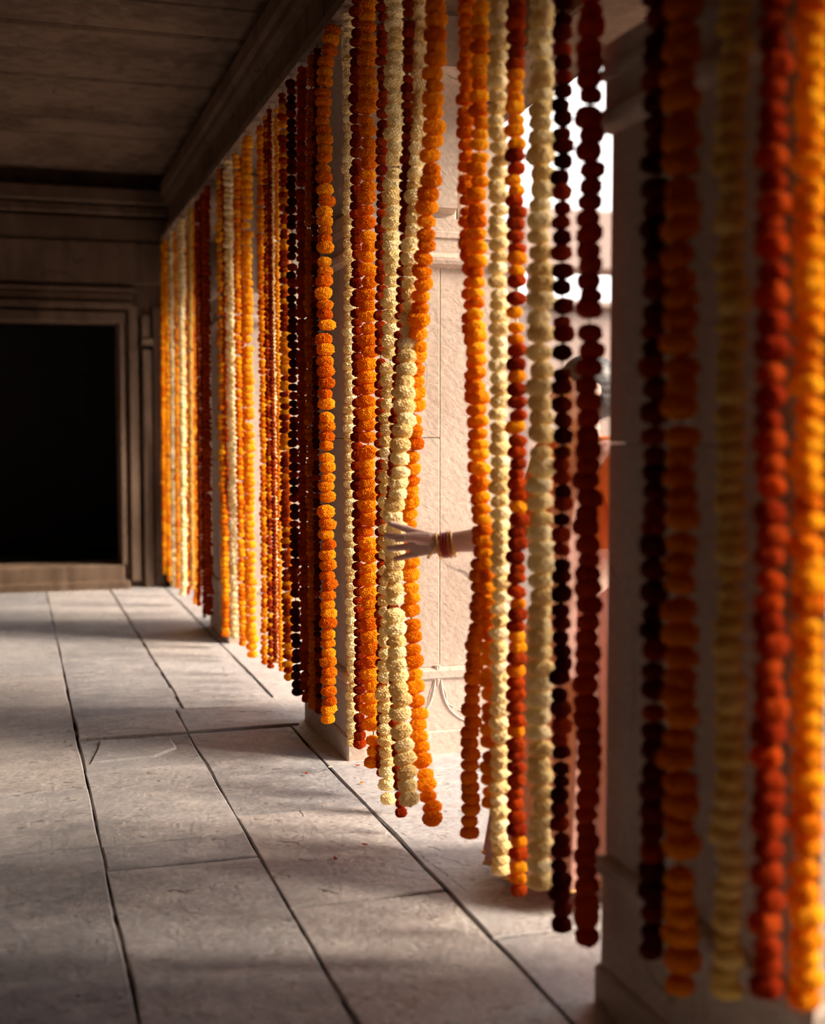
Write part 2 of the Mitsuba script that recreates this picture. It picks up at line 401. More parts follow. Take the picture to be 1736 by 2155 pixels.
# ------------------------------------------------------------------ courtyard buildings
pv = thing('courtyard_pavilion', 'pale pink stone pavilion with an open gallery under its parapet across the courtyard', 'pavilion')
PV = dict(x0=6.6, x1=22.0, y0=16.0, y1=20.0)
put(pv, 'wall', box(PV['x0'], PV['x1'], PV['y0'], PV['y0'] + .4, -.3, 3.15), 'court_stone')
put(pv, 'parapet', cbox(PV['x0'] - .1, PV['x1'], PV['y0'] - .08, PV['y0'] + .5, 3.62, 4.42, .03), 'court_stone')
put(pv, 'gallery_floor', cbox(PV['x0'] - .06, PV['x1'], PV['y0'] - .15, PV['y0'] + 2.0, 3.10, 3.20, .03), 'court_stone')
for k in range(8):
    x = PV['x0'] + .25 + 2.1 * k
    put(pv, 'post', cbox(x - .14, x + .14, PV['y0'] + .05, PV['y0'] + .33, 3.19, 3.63, .02), 'court_stone')
fc = thing('courtyard_facade', 'long sunlit stone facade on the far side of the courtyard', 'building')
put(fc, 'wall', box(26, 27, -40, 60, -.3, 7.0), 'court_stone')
put(fc, 'cornice', cbox(25.7, 27, -40, 60, 6.2, 6.6, .05), 'court_stone')
for k in range(20):
    put(fc, 'niche_frame', cbox(25.85, 26.05, -38 + 5 * k, -35.6 + 5 * k, .2, 4.2, .05), 'court_stone')

# ------------------------------------------------------------------ marigold garlands
COL = {
    'cream': [(0.92, 0.79, 0.44), (0.94, 0.84, 0.53), (0.88, 0.71, 0.34)],
    'yellow': [(0.78, 0.52, 0.13), (0.82, 0.58, 0.18)],
    'yelloworange': [(0.93, 0.50, 0.030), (0.90, 0.43, 0.020)],
    'orange': [(0.87, 0.37, 0.012), (0.90, 0.43, 0.018), (0.80, 0.28, 0.010)],
    'deeporange': [(0.79, 0.22, 0.008), (0.70, 0.16, 0.006)],
    'redorange': [(0.62, 0.078, 0.006), (0.52, 0.055, 0.005)],
    'brick': [(0.52, 0.064, 0.008), (0.44, 0.048, 0.006)],
    'maroon': [(0.36, 0.038, 0.008), (0.28, 0.024, 0.006), (0.43, 0.056, 0.009)],
    'black': [(0.10, 0.009, 0.005), (0.06, 0.006, 0.004), (0.15, 0.014, 0.006)],
}
TRANS = {'cream': 0.40, 'yellow': 0.7, 'yelloworange': 0.9, 'orange': 0.75, 'deeporange': 0.7, 'redorange': 0.9, 'brick': 0.9, 'maroon': 0.85, 'black': 0.5}
for c, vs in COL.items():
    for i, v in enumerate(vs):
        scene['petal_%s_%d' % (c, i)] = {'type': 'principledthin', 'base_color': rgb(v), 'roughness': 1.0, 'diff_trans': TRANS[c], 'spec_trans': 0.0, 'eta': 1.06}


def flower_mesh(seed, sub, spiky):
    """a double marigold head threaded along z: a low dome of ruffled petals over a narrower calyx, unit radius"""
    rng = np.random.default_rng(seed)
    m = trimesh.creation.icosphere(subdivisions=sub)
    d = np.array(m.vertices)
    n = (130 if spiky else 210) if sub > 3 else (45 if spiky else 70)
    i = np.arange(n)
    ph = i * 2.399963 + rng.uniform(0, 6)
    z = 1 - 2 * (i + .5) / n
    c = np.c_[np.sqrt(1 - z * z) * np.cos(ph), np.sqrt(1 - z * z) * np.sin(ph), z] + rng.normal(0, .05, (n, 3))
    c /= np.linalg.norm(c, axis=1, keepdims=True)
    s = np.sort(1 - d @ c.T, axis=1)
    e = np.clip((s[:, 1] - s[:, 0]) / ((0.05 if spiky else 0.030) if sub > 3 else 0.09), 0, 1)       # 0 at the seam between petals, 1 inside one
    lift = rng.normal(0, .5, n)[np.argmin(1 - d @ c.T, axis=1)]
    amp = (.22 if spiky else .24) if sub > 3 else .15
    r = 1 + amp * (np.sqrt(e) - .75) + (.07 if spiky else .05) * lift
    v = d * r[:, None]
    zz = v[:, 2]
    h = np.where(zz > 0, .78, .70) * np.sign(zz) * np.abs(zz) ** .92
    shrink = 1 + .10 * np.clip(np.abs(d[:, 2]) - .1, 0, .5)
    lob = 1 + .05 * np.cos(3 * np.arctan2(d[:, 1], d[:, 0]) + rng.uniform(0, 6)) + .03 * np.cos(5 * np.arctan2(d[:, 1], d[:, 0]) + rng.uniform(0, 6))
    return trimesh.Trimesh(np.c_[v[:, 0] * shrink * lob, v[:, 1] * shrink * lob, h], m.faces, process=False)


FORMS = {}
for lod, sub in (('fine', 4), ('plain', 3), ('far', 2)):
    for k in range(3):
        for sp in (0, 1):
            FORMS[lod, sp, k] = mikit.ply(flower_mesh(10 * k + sp, sub, sp), None, smooth=(lod != 'fine'))


def flower_form(lod, colour, shade, k):
    key = 'flower_form_%s_%s_%d_%d' % (lod, colour, shade, k)
    if key not in scene:
        sp = 1 if colour in ('cream', 'yellow') else 0
        scene[key] = {'type': 'shapegroup', 'head': {**FORMS[lod, sp, k], 'bsdf': {'type': 'ref', 'id': 'petal_%s_%d' % (colour, shade)}}}
    return key


MIXED = {'rust': [('orange', .35), ('brick', .35), ('maroon', .3)]}


def make_garland(label, colour, R, path, group, seed):
    rng = random.Random(1000 + seed)
    key = thing('garland', label, 'garland', group)
    P = smoothed(path, 160)
    s = np.r_[0, np.cumsum(np.linalg.norm(np.diff(P, axis=0), axis=1))]
    at = lambda q: np.array([np.interp(q, s, P[:, j]) for j in range(3)])
    dist = np.linalg.norm(P[80] - EYE)
    lod = 'fine' if 4.2 < dist < 6.3 else ('plain' if dist < 9.2 else 'far')
    step = R * (1.48 if colour in ('maroon', 'black') else 1.24)
    put(key, 'string', tube(P[::4], .0022, 5), 'string_green')
    q = .03
    while q < s[-1] - R * .3:
        p, t = at(q), at(min(q + .02, s[-1])) - at(max(q - .02, 0))
        t /= np.linalg.norm(t)
        c = colour
        if c in MIXED:
            c = rng.choices([a for a, _ in MIXED[c]], [b for _, b in MIXED[c]])[0]
        elif c == 'orange' and rng.random() < (.30 if 'middle' in group or 'far' in group else .10): c = 'deeporange'
        elif c == 'maroon' and rng.random() < .12: c = 'brick'
        elif c == 'black' and rng.random() < .25: c = 'maroon'
        shade = rng.randrange(len(COL[c]))
        r = R * rng.uniform(.86, 1.12)
        hz = r * rng.uniform(.88, 1.08) * (1.12 if colour in ('maroon', 'black', 'redorange') else 1.0)
        a = np.cross(t, [rng.uniform(-1, 1), rng.uniform(-1, 1), .3]); a /= np.linalg.norm(a)
        up = -t + .16 * a * rng.gauss(0, 1)
        if rng.random() < .25: up = -up
        up /= np.linalg.norm(up)
        x = np.cross(up, a); x /= np.linalg.norm(x)
        yv = np.cross(up, x)
        off = .10 * r * np.array([rng.gauss(0, 1), rng.gauss(0, 1), 0])
        M = np.eye(4)
        M[:3, 0], M[:3, 1], M[:3, 2], M[:3, 3] = x * r, yv * r, up * hz, p + off
        scene[numbered(key + '__flower')] = {'type': 'instance', 'to_world': T(M.tolist()), 'shapegroup': {'type': 'ref', 'id': flower_form(lod, c, shade, rng.randrange(3))}}
        if rng.random() < .06 and lod != 'far':
            b = p + t * step * .5
            put(key, 'stem', tube([b + off, b + off * .5 + t * step * .3 + .6 * R * x], [.003, .002], 5), 'stem_green')
        q += step * rng.uniform(.88, 1.12) * (r / R) + (rng.random() < .03) * R * .5
    return key


GARLANDS = [
    ('pale cream marigold garland, first strand beside the pier on its right', 'cream', 0.0281, [(1.36, 5.245, 3.19), (1.36, 5.245, 2.821), (1.36, 5.226, 1.066), (1.36, 5.205, 0.113)], 'garlands in the near bay'),
    ('dark red garland squeezed between slim cream strand and fat orange one by the pier', 'maroon', 0.0240, [(1.345, 5.05, 3.19), (1.335, 5.05, 2.772), (1.335, 5.035, 2.037), (1.335, 5.021, 1.273), (1.335, 5.014, 0.498), (1.335, 5.01, 0.141)], 'garlands in the near bay'),
    ('fat orange garland, third strand right of the pier', 'orange', 0.0366, [(1.355, 4.936, 3.19), (1.355, 4.936, 2.746), (1.355, 4.944, 1.841), (1.355, 4.943, 1.086), (1.355, 4.898, 0.421), (1.355, 4.844, 0.078)], 'garlands in the near bay'),
    ('dark red garland right of the fat orange strand, green string showing between its flowers', 'maroon', 0.0223, [(1.375, 4.803, 3.19), (1.375, 4.803, 2.716), (1.375, 4.828, 1.833), (1.375, 4.827, 0.906), (1.375, 4.816, 0.436), (1.375, 4.825, 0.072)], 'garlands in the near bay'),
    ('thick cream garland hanging straight left of the hand', 'cream', 0.0355, [(1.37, 4.62, 3.19), (1.37, 4.62, 2.671), (1.36, 4.64, 1.819), (1.352, 4.647, 1.106), (1.345, 4.651, 0.47), (1.34, 4.604, 0.042)], 'garlands in the near bay'),
    ('dark red garland slanting behind the two pushed garlands, ending lowest below the hand', 'maroon', 0.0199, [(1.345, 4.345, 3.19), (1.335, 4.345, 2.602), (1.33, 4.392, 1.968), (1.327, 4.443, 1.634), (1.324, 4.494, 1.204), (1.321, 4.484, 0.768), (1.317, 4.411, 0.256), (1.315, 4.347, 0.055)], 'garlands in the near bay'),
    ('cream garland pushed aside by the spread fingers of the hand', 'cream', 0.0357, [(1.385, 4.355, 3.19), (1.385, 4.355, 2.608), (1.344, 4.298, 2.154), (1.312, 4.258, 1.79), (1.289, 4.224, 1.544), (1.274, 4.209, 1.382), (1.254, 4.224, 1.169), (1.256, 4.247, 0.97), (1.265, 4.261, 0.751), (1.278, 4.242, 0.435), (1.29, 4.162, 0.17)], 'garlands in the near bay'),
    ('orange garland bowed left along the bright gap above and below the hand', 'orange', 0.0349, [(1.345, 4.014, 3.19), (1.325, 4.014, 2.521), (1.33, 4.078, 2.275), (1.334, 4.146, 2.068), (1.339, 4.23, 1.789), (1.343, 4.3, 1.513), (1.346, 4.332, 1.329), (1.35, 4.379, 1.09), (1.354, 4.379, 0.901), (1.36, 4.342, 0.58), (1.366, 4.269, 0.304), (1.37, 4.142, 0.105)], 'garlands in the near bay'),
    ('orange garland right of the gap, left strand of the pair that splits below', 'deeporange', 0.0285, [(1.36, 3.806, 3.19), (1.36, 3.806, 2.473), (1.36, 3.782, 2.078), (1.36, 3.749, 1.754), (1.36, 3.707, 1.389), (1.36, 3.671, 1.143), (1.36, 3.686, 0.951), (1.36, 3.735, 0.646), (1.36, 3.759, 0.383), (1.36, 3.753, 0.164)], 'garlands in the near bay'),
    ('orange garland right of the gap, right strand of the pair, over the forearm', 'orange', 0.0287, [(1.345, 3.643, 3.19), (1.345, 3.643, 2.433), (1.345, 3.664, 2.059), (1.345, 3.67, 1.748), (1.345, 3.641, 1.39), (1.345, 3.59, 1.149), (1.345, 3.564, 0.966), (1.345, 3.541, 0.684), (1.345, 3.535, 0.471), (1.345, 3.525, 0.298)], 'garlands in the near bay'),
    ('cream garland just right of the orange pair, in front of the elbow', 'cream', 0.0281, [(1.36, 3.529, 3.19), (1.36, 3.529, 2.406), (1.36, 3.521, 1.738), (1.36, 3.498, 1.044), (1.36, 3.495, 0.479), (1.36, 3.483, 0.11)], 'garlands in the near bay'),
    ('red and orange mixed garland between two cream strands in front of the person', 'rust', 0.0273, [(1.365, 3.409, 3.19), (1.365, 3.409, 2.378), (1.365, 3.4, 1.729), (1.365, 3.381, 1.056), (1.365, 3.384, 0.506), (1.365, 3.353, 0.106)], 'garlands in the near bay'),
    ('widest cream garland, hanging in front of the shoulder of the person', 'cream', 0.0345, [(1.355, 3.202, 3.19), (1.355, 3.202, 2.327), (1.355, 3.199, 1.714), (1.355, 3.188, 1.076), (1.355, 3.18, 0.558), (1.355, 3.167, 0.177)], 'garlands in the near bay'),
    ('blackish maroon garland next to the widest cream one, in front of the person', 'black', 0.0263, [(1.36, 3.077, 3.19), (1.36, 3.077, 2.297), (1.36, 3.066, 1.704), (1.36, 3.059, 1.089), (1.36, 3.053, 0.589), (1.36, 3.048, 0.129)], 'garlands in the near bay'),
    ('brownish red garland hanging before the head of the person', 'redorange', 0.0310, [(1.345, 2.845, 3.19), (1.33, 2.845, 2.239), (1.33, 2.839, 1.687), (1.33, 2.836, 1.113), (1.33, 2.829, 0.647), (1.33, 2.823, 0.191)], 'garlands in the near bay'),
    ('blackish maroon garland, leftmost of those before the nearest dark pier', 'black', 0.0294, [(1.345, 2.455, 3.19), (1.3, 2.455, 2.142), (1.3, 2.442, 1.257), (1.3, 2.429, 0.29)], 'garlands before the nearest pier'),
    ('big deep orange garland before the nearest dark pier', 'deeporange', 0.0358, [(1.345, 2.351, 3.19), (1.3, 2.351, 2.117), (1.3, 2.33, 1.264), (1.3, 2.316, 0.275)], 'garlands before the nearest pier'),
    ('yellow cream garland right of the big deep orange one at the nearest pier', 'yellow', 0.0283, [(1.345, 2.16, 3.19), (1.3, 2.16, 2.071), (1.3, 2.142, 1.277), (1.3, 2.127, 0.357)], 'garlands before the nearest pier'),
    ('maroon garland, second from the right edge before the nearest pier', 'maroon', 0.0288, [(1.345, 2.025, 3.19), (1.3, 2.025, 2.038), (1.3, 2.009, 1.286), (1.3, 1.993, 0.388)], 'garlands before the nearest pier'),
    ('orange garland nearest to the camera, at the right edge', 'orange', 0.0283, [(1.345, 1.91, 3.19), (1.3, 1.91, 2.01), (1.3, 1.893, 1.294), (1.3, 1.876, 0.423)], 'garlands before the nearest pier'),
    ('orange garland touching the right side of the middle pier', 'orange', 0.0284, [(1.345, 8.563, 3.19), (1.34, 8.563, 2.417), (1.34, 8.559, 1.475), (1.34, 8.514, 0.525), (1.34, 8.5, 0.057)], 'garlands in the middle bay'),
    ('dark red garland behind the orange strand and the cream one by the middle pier', 'maroon', 0.0232, [(1.365, 8.542, 3.19), (1.365, 8.542, 2.416), (1.365, 8.536, 1.475), (1.365, 8.531, 0.523), (1.365, 8.513, 0.124)], 'garlands in the middle bay'),
    ('bright cream garland, second strand right of the middle pier', 'cream', 0.0291, [(1.345, 8.245, 3.19), (1.345, 8.245, 2.383), (1.345, 8.22, 1.474), (1.345, 8.176, 0.56), (1.345, 8.145, 0.097)], 'garlands in the middle bay'),
    ('orange garland between the cream strand and the bright yellow orange one', 'orange', 0.0235, [(1.365, 8.075, 3.19), (1.365, 8.075, 2.366), (1.365, 8.049, 1.474), (1.365, 8.023, 0.575), (1.365, 7.977, 0.083)], 'garlands in the middle bay'),
    ('dark red garland just left of the bright yellow orange one in the middle bay', 'maroon', 0.0188, [(1.41, 8.179, 3.19), (1.41, 8.179, 2.378), (1.41, 8.153, 1.474), (1.41, 8.143, 0.561), (1.41, 8.112, 0.105)], 'garlands in the middle bay'),
    ('bright yellow orange garland left of the white gap in the middle bay', 'yelloworange', 0.0333, [(1.345, 7.577, 3.19), (1.34, 7.577, 2.311), (1.34, 7.568, 1.472), (1.34, 7.542, 0.626), (1.34, 7.518, 0.088)], 'garlands in the middle bay'),
    ('brown orange garland right of the white gap in the middle bay', 'orange', 0.0229, [(1.37, 7.285, 3.19), (1.37, 7.285, 2.281), (1.37, 7.259, 1.472), (1.37, 7.261, 0.654), (1.37, 7.268, 0.096)], 'garlands in the middle bay'),
    ('rust garland, second right of the white gap', 'rust', 0.0193, [(1.36, 7.063, 3.19), (1.36, 7.063, 2.256), (1.36, 7.05, 1.471), (1.36, 7.038, 0.677), (1.36, 7.031, 0.116)], 'garlands in the middle bay'),
    ('dark red garland with wide gaps beside the slim pale strand of the middle bay', 'maroon', 0.0144, [(1.345, 6.891, 3.19), (1.345, 6.891, 2.237), (1.345, 6.851, 1.47), (1.345, 6.839, 0.698), (1.345, 6.829, 0.2)], 'garlands in the middle bay'),
    ('slim pale cream garland among rust strands in the middle bay', 'cream', 0.0164, [(1.4, 7.077, 3.19), (1.4, 7.077, 2.259), (1.4, 7.063, 1.471), (1.4, 7.05, 0.675), (1.4, 7.027, 0.155)], 'garlands in the middle bay'),
    ('amber garland right of the slim pale strand', 'yelloworange', 0.0159, [(1.38, 6.871, 3.19), (1.38, 6.871, 2.236), (1.38, 6.857, 1.471), (1.38, 6.857, 0.695), (1.38, 6.836, 0.124)], 'garlands in the middle bay'),
    ('rust garland left of the blackish silhouetted strand', 'rust', 0.0236, [(1.35, 6.561, 3.19), (1.35, 6.561, 2.202), (1.35, 6.571, 1.47), (1.35, 6.558, 0.727), (1.35, 6.515, 0.134)], 'garlands in the middle bay'),
    ('orange garland half hidden between the rust strand and the blackish one', 'orange', 0.0170, [(1.4, 6.717, 3.19), (1.4, 6.717, 2.221), (1.4, 6.715, 1.47), (1.4, 6.7, 0.711), (1.4, 6.68, 0.138)], 'garlands in the middle bay'),
    ('blackish maroon garland of round heads standing out against the light in the middle bay', 'black', 0.0267, [(1.345, 6.326, 3.19), (1.345, 6.326, 2.177), (1.345, 6.312, 1.469), (1.345, 6.298, 0.754), (1.345, 6.27, 0.089)], 'garlands in the middle bay'),
    ('brick red garland right of the blackish one, with points of light beside it', 'redorange', 0.0251, [(1.345, 6.085, 3.19), (1.34, 6.085, 2.15), (1.34, 6.081, 1.468), (1.34, 6.055, 0.78), (1.34, 6.039, 0.144)], 'garlands in the middle bay'),
    ('orange red garland before the far corner of the near pier', 'deeporange', 0.0219, [(1.345, 5.864, 3.19), (1.325, 5.864, 2.126), (1.325, 5.859, 1.468), (1.325, 5.834, 0.803), (1.325, 5.809, 0.135)], 'garlands in the middle bay'),
    ('blackish garland tucked behind the big orange garland on the near pier', 'black', 0.0171, [(1.345, 5.759, 3.19), (1.33, 5.759, 2.115), (1.33, 5.753, 1.467), (1.33, 5.738, 0.813), (1.33, 5.722, 0.142)], 'garlands in the middle bay'),
    ('big bright orange garland hanging in front of the near pier', 'orange', 0.0353, [(1.345, 5.45, 3.19), (1.3, 5.45, 2.867), (1.3, 5.438, 2.079), (1.3, 5.423, 1.466), (1.3, 5.408, 0.848), (1.3, 5.402, 0.163)], 'garlands in the middle bay'),
    ('orange garland, leftmost of the far bay by the end wall', 'orange', 0.0222, [(1.345, 11.948, 3.19), (1.33, 11.948, 1.919), (1.33, 12.004, 1.047), (1.33, 11.997, 0.386), (1.33, 12.025, 0.117)], 'garlands in the far bay'),
    ('second orange garland of the far bay, left of its first cream strand', 'orange', 0.0219, [(1.35, 11.784, 3.19), (1.35, 11.784, 1.913), (1.35, 11.836, 1.052), (1.35, 11.828, 0.4), (1.35, 11.751, 0.068)], 'garlands in the far bay'),
    ('cream garland, left one of the two bright cream strands in the far bay', 'cream', 0.0256, [(1.345, 11.263, 3.19), (1.335, 11.263, 1.893), (1.335, 11.309, 1.069), (1.335, 11.301, 0.446), (1.335, 11.338, 0.065)], 'garlands in the far bay'),
    ('orange garland between the two bright cream strands of the far bay', 'orange', 0.0209, [(1.37, 11.249, 3.19), (1.37, 11.249, 1.893), (1.37, 11.293, 1.069), (1.37, 11.284, 0.446), (1.37, 11.318, 0.074)], 'garlands in the far bay'),
    ('cream garland, right one of the two bright cream strands in the far bay', 'cream', 0.0308, [(1.345, 10.615, 3.19), (1.335, 10.615, 1.869), (1.335, 10.653, 1.091), (1.335, 10.643, 0.502), (1.335, 10.712, 0.067)], 'garlands in the far bay'),
    ('rust garland right of the bright cream pair in the far bay', 'rust', 0.0177, [(1.38, 10.694, 3.19), (1.38, 10.694, 1.872), (1.38, 10.731, 1.088), (1.38, 10.72, 0.494), (1.38, 10.725, 0.076)], 'garlands in the far bay'),
    ('dull yellow garland in the middle of the far bay', 'yellow', 0.0209, [(1.345, 10.089, 3.19), (1.335, 10.089, 1.849), (1.335, 10.122, 1.108), (1.335, 10.111, 0.548), (1.335, 10.11, 0.21)], 'garlands in the far bay'),
    ('slim orange garland right of the dull yellow one in the far bay', 'orange', 0.0189, [(1.37, 10.131, 3.19), (1.37, 10.131, 1.851), (1.37, 10.161, 1.106), (1.37, 10.15, 0.543), (1.37, 10.214, 0.074)], 'garlands in the far bay'),
    ('brick red garland, third from the middle pier in the far bay', 'brick', 0.0203, [(1.35, 9.772, 3.19), (1.35, 9.772, 1.837), (1.35, 9.8, 1.118), (1.35, 9.788, 0.575), (1.35, 9.877, 0.096)], 'garlands in the far bay'),
    ('blackish garland, second from the middle pier in the far bay', 'black', 0.0180, [(1.36, 9.64, 3.19), (1.36, 9.64, 1.832), (1.36, 9.666, 1.122), (1.36, 9.654, 0.586), (1.36, 9.643, 0.036)], 'garlands in the far bay'),
    ('broad orange red garland beside the left edge of the middle pier', 'redorange', 0.0287, [(1.345, 9.199, 3.19), (1.335, 9.199, 1.815), (1.335, 9.223, 1.137), (1.335, 9.211, 0.625), (1.335, 9.2, 0.103)], 'garlands in the far bay'),
    ('slim orange red garland behind the broad one in the far bay', 'redorange', 0.0177, [(1.35, 9.446, 3.19), (1.35, 9.446, 1.824), (1.35, 9.471, 1.129), (1.35, 9.459, 0.603), (1.35, 9.47, 0.107)], 'garlands in the far bay'),
]
for n_, (lab_, col_, R_, path_, grp_) in enumerate(GARLANDS):
    make_garland(lab_, col_, R_, path_, grp_, n_)

# ------------------------------------------------------------------ the woman behind the near garlands
scene['skin'] = {'type': 'principled', 'base_color': rgb(0.80, 0.57, 0.49), 'roughness': 0.45, 'specular': 0.4}
scene['hair_grey'] = {'type': 'principled', 'base_color': rgb(0.055, 0.055, 0.06), 'roughness': 0.45, 'specular': 0.5}
scene['blouse_orange'] = {'type': 'twosided', 'bsdf': {'type': 'principled', 'base_color': rgb(0.62, 0.17, 0.03), 'roughness': 0.8, 'sheen': 0.3}}
scene['skirt_pink'] = {'type': 'twosided', 'bsdf': {'type': 'principled', 'base_color': rgb(0.62, 0.33, 0.27), 'roughness': 0.8, 'sheen': 0.3}}
scene['veil_pale'] = {'type': 'principledthin', 'base_color': rgb(0.72, 0.52, 0.50), 'roughness': 0.8, 'diff_trans': 0.6, 'spec_trans': 0.0}
scene['gold'] = {'type': 'principled', 'base_color': rgb(0.80, 0.50, 0.17), 'roughness': 0.35, 'metallic': 0.7}
scene['bangle_red'] = {'type': 'principled', 'base_color': rgb(0.42, 0.035, 0.02), 'roughness': 0.35, 'specular': 0.5}
scene['bangle_orange'] = {'type': 'principled', 'base_color': rgb(0.60, 0.16, 0.03), 'roughness': 0.35, 'specular': 0.5}
scene['pearl'] = {'type': 'principled', 'base_color': rgb(0.8, 0.75, 0.7), 'roughness': 0.2, 'specular': 0.6}
scene['eye_dark'] = {'type': 'principled', 'base_color': rgb(0.02, 0.012, 0.01), 'roughness': 0.2}
scene['lips'] = {'type': 'principled', 'base_color': rgb(0.36, 0.10, 0.08), 'roughness': 0.5}


def ball(c, r, q=1.0):
    s = trimesh.creation.icosphere(subdivisions=2, radius=1.0)
    return np.asarray(s.vertices) * (np.asarray(r) * np.ones(3)) + np.asarray(c, float)


def bone(a, ra, b, rb):
    return m3.Manifold.hull_points(np.vstack([ball(a, ra), ball(b, rb)]).astype(np.float64))


def chain(pts):
    return [bone(pts[i][0], pts[i][1], pts[i + 1][0], pts[i + 1][1]) for i in range(len(pts) - 1)]


def fuse(parts, length, it=8):
    M = m3.Manifold.batch_boolean(parts, m3.OpType.Add).refine_to_length(length)
    me = M.to_mesh()
    t = trimesh.Trimesh(np.array(me.vert_properties[:, :3]), np.array(me.tri_verts), process=True)
    keep = np.array(t.vertices)
    trimesh.smoothing.filter_taubin(t, lamb=.5, nu=.53, iterations=it)
    move = np.array(t.vertices) - keep
    size = np.linalg.norm(move, axis=1, keepdims=True)
    t.vertices = keep + np.where(np.isfinite(move) & (size < length * 1.6), move, 0)      # no vertex may fly off
    return t


V = np.array
PX, PY = 1.74, 3.73                     # where she stands; she faces the curtain, -x
sh_r, sh_l = V((1.69, 3.905, 1.365)), V((1.75, 3.555, 1.375))
elbow, wrist = V((1.60, 3.90, 1.110)), V((1.335, 4.030, 1.076))
neck, head = V((1.735, 3.735, 1.445)), V((1.725, 3.735, 1.575))
f_ = V((-.70, .714, .03)); f_ /= np.linalg.norm(f_)
t_ = V((0, 0, 1.0)) - f_ * f_[2]; t_ /= np.linalg.norm(t_)
n_ = np.cross(t_, f_)                   # towards the viewer
H = lambda a, b, c: wrist + f_ * a + t_ * b + n_ * c

torso = [m3.Manifold.hull_points(np.vstack([ball((PX, PY, .98), (.115, .165, .10)), ball((PX, PY, 1.10), (.095, .125, .06))])),
         m3.Manifold.hull_points(np.vstack([ball((PX, PY, 1.10), (.095, .125, .06)), ball((PX - .01, PY, 1.27), (.105, .145, .08))])),
         m3.Manifold.hull_points(np.vstack([ball((PX - .01, PY, 1.27), (.105, .145, .08)), ball(sh_r, .052), ball(sh_l, .052), ball((PX, PY, 1.385), (.06, .09, .04))])),
         bone((PX - .07, PY + .07, 1.245), .055, (PX - .03, PY + .07, 1.29), .06), bone((PX - .07, PY - .07, 1.245), .055, (PX - .03, PY - .07, 1.29), .06),
         bone((PX, PY, 1.38), .062, neck, .050), bone(neck, .050, head + V((.012, 0, -.06)), .048)]
arm_r = chain([(sh_r, .050), (elbow, .043), (elbow + (wrist - elbow) * .35, .043), (wrist, .029)])
arm_l = chain([(sh_l, .050), (V((1.80, 3.50, 1.11)), .039), (V((1.66, 3.52, .98)), .036), (V((1.58, 3.60, .93)), .024)])
palm = [m3.Manifold.hull_points(np.vstack([ball(H(-.005, .012, 0), .021), ball(H(-.005, -.010, 0), .021), ball(H(.085, .036, 0), .0135), ball(H(.090, .012, .002), .0135), ball(H(.086, -.013, .001), .013), ball(H(.078, -.037, -.001), .012)])),
        bone(H(.005, .014, .012), .021, H(.050, .016, .024), .019)]
fingers = []
FING = [((.085, .035), (.94, .32), .080, .0122), ((.090, .011), (.995, .09), .086, .0126), ((.086, -.013), (.985, -.15), .080, .0120), ((.078, -.037), (.93, -.34), .064, .0106)]
TIPS = []
for (a, b), (da, db), L, r in FING:
    p0, p1, p2, p3 = H(a - .01, b, 0), H(a + da * L * .45, b + db * L * .45, .004), H(a + da * L * .75, b + db * L * .75, .010), H(a + da * L, b + db * L * .95, .018)
    fingers += chain([(p0, r * 1.12), (p1, r), (p2, r * .93), (p3, r * .80)])
    TIPS.append((p3, p3 - p2, r))
th = [(H(.018, .018, .020), .021), (H(.055, .024, .046), .017), (H(.082, .021, .062), .0145), (H(.106, .015, .068), .0110)]
fingers += chain(th)
TIPS.append((th[-1][0], th[-1][0] - th[-2][0], .0098))
# the lowered left hand, fingers curled lightly
lw, lf = V((1.58, 3.60, .93)), V((-.45, .25, -.85)); lf /= np.linalg.norm(lf)
ls = np.cross(lf, V((1.0, .3, 0))); ls /= np.linalg.norm(ls)
lh = [m3.Manifold.hull_points(np.vstack([ball(lw, .021), ball(lw + lf * .08 + ls * .03, .012), ball(lw + lf * .08 - ls * .03, .012)]))]
ln = np.cross(lf, ls)
for k, L in enumerate((.062, .072, .066, .050)):
    b = lw + lf * .08 + ls * (.03 - .02 * k)
    lh += chain([(b, .0095), (b + lf * L * .5 + ln * .006, .0088), (b + lf * L * .85 + ln * .024, .008)])
lh += chain([(lw + lf * .02 + ls * .02, .015), (lw + lf * .05 + ls * .045 + ln * .01, .0105), (lw + lf * .075 + ls * .05 + ln * .025, .009)])
legs = []
for s, fx in ((.075, -.04), (-.075, .02)):
    legs += chain([((PX, PY + s, .93), .085), ((PX + fx * .5, PY + s, .50), .055), ((PX + fx + .02, PY + s, .09), .036)])
    heel, ballf, toe = (PX + fx + .035, PY + s, .036), (PX + fx - .10, PY + s + .008, .030), (PX + fx - .155, PY + s + .006, .020)
    legs += chain([(heel, .034), (ballf, .032), (toe, .020)]) + [bone((PX + fx + .02, PY + s, .09), .036, heel, .034)]
    for k in range(5):
        b = V(ballf) + V((-.035 - .012 * (2 - abs(k - 1)), (.030 - .015 * k) * (1 if s > 0 else -1), -.010))
        legs.append(bone(b, .012, b + V((-.022, 0, -.003)), .0095 if k else .012))
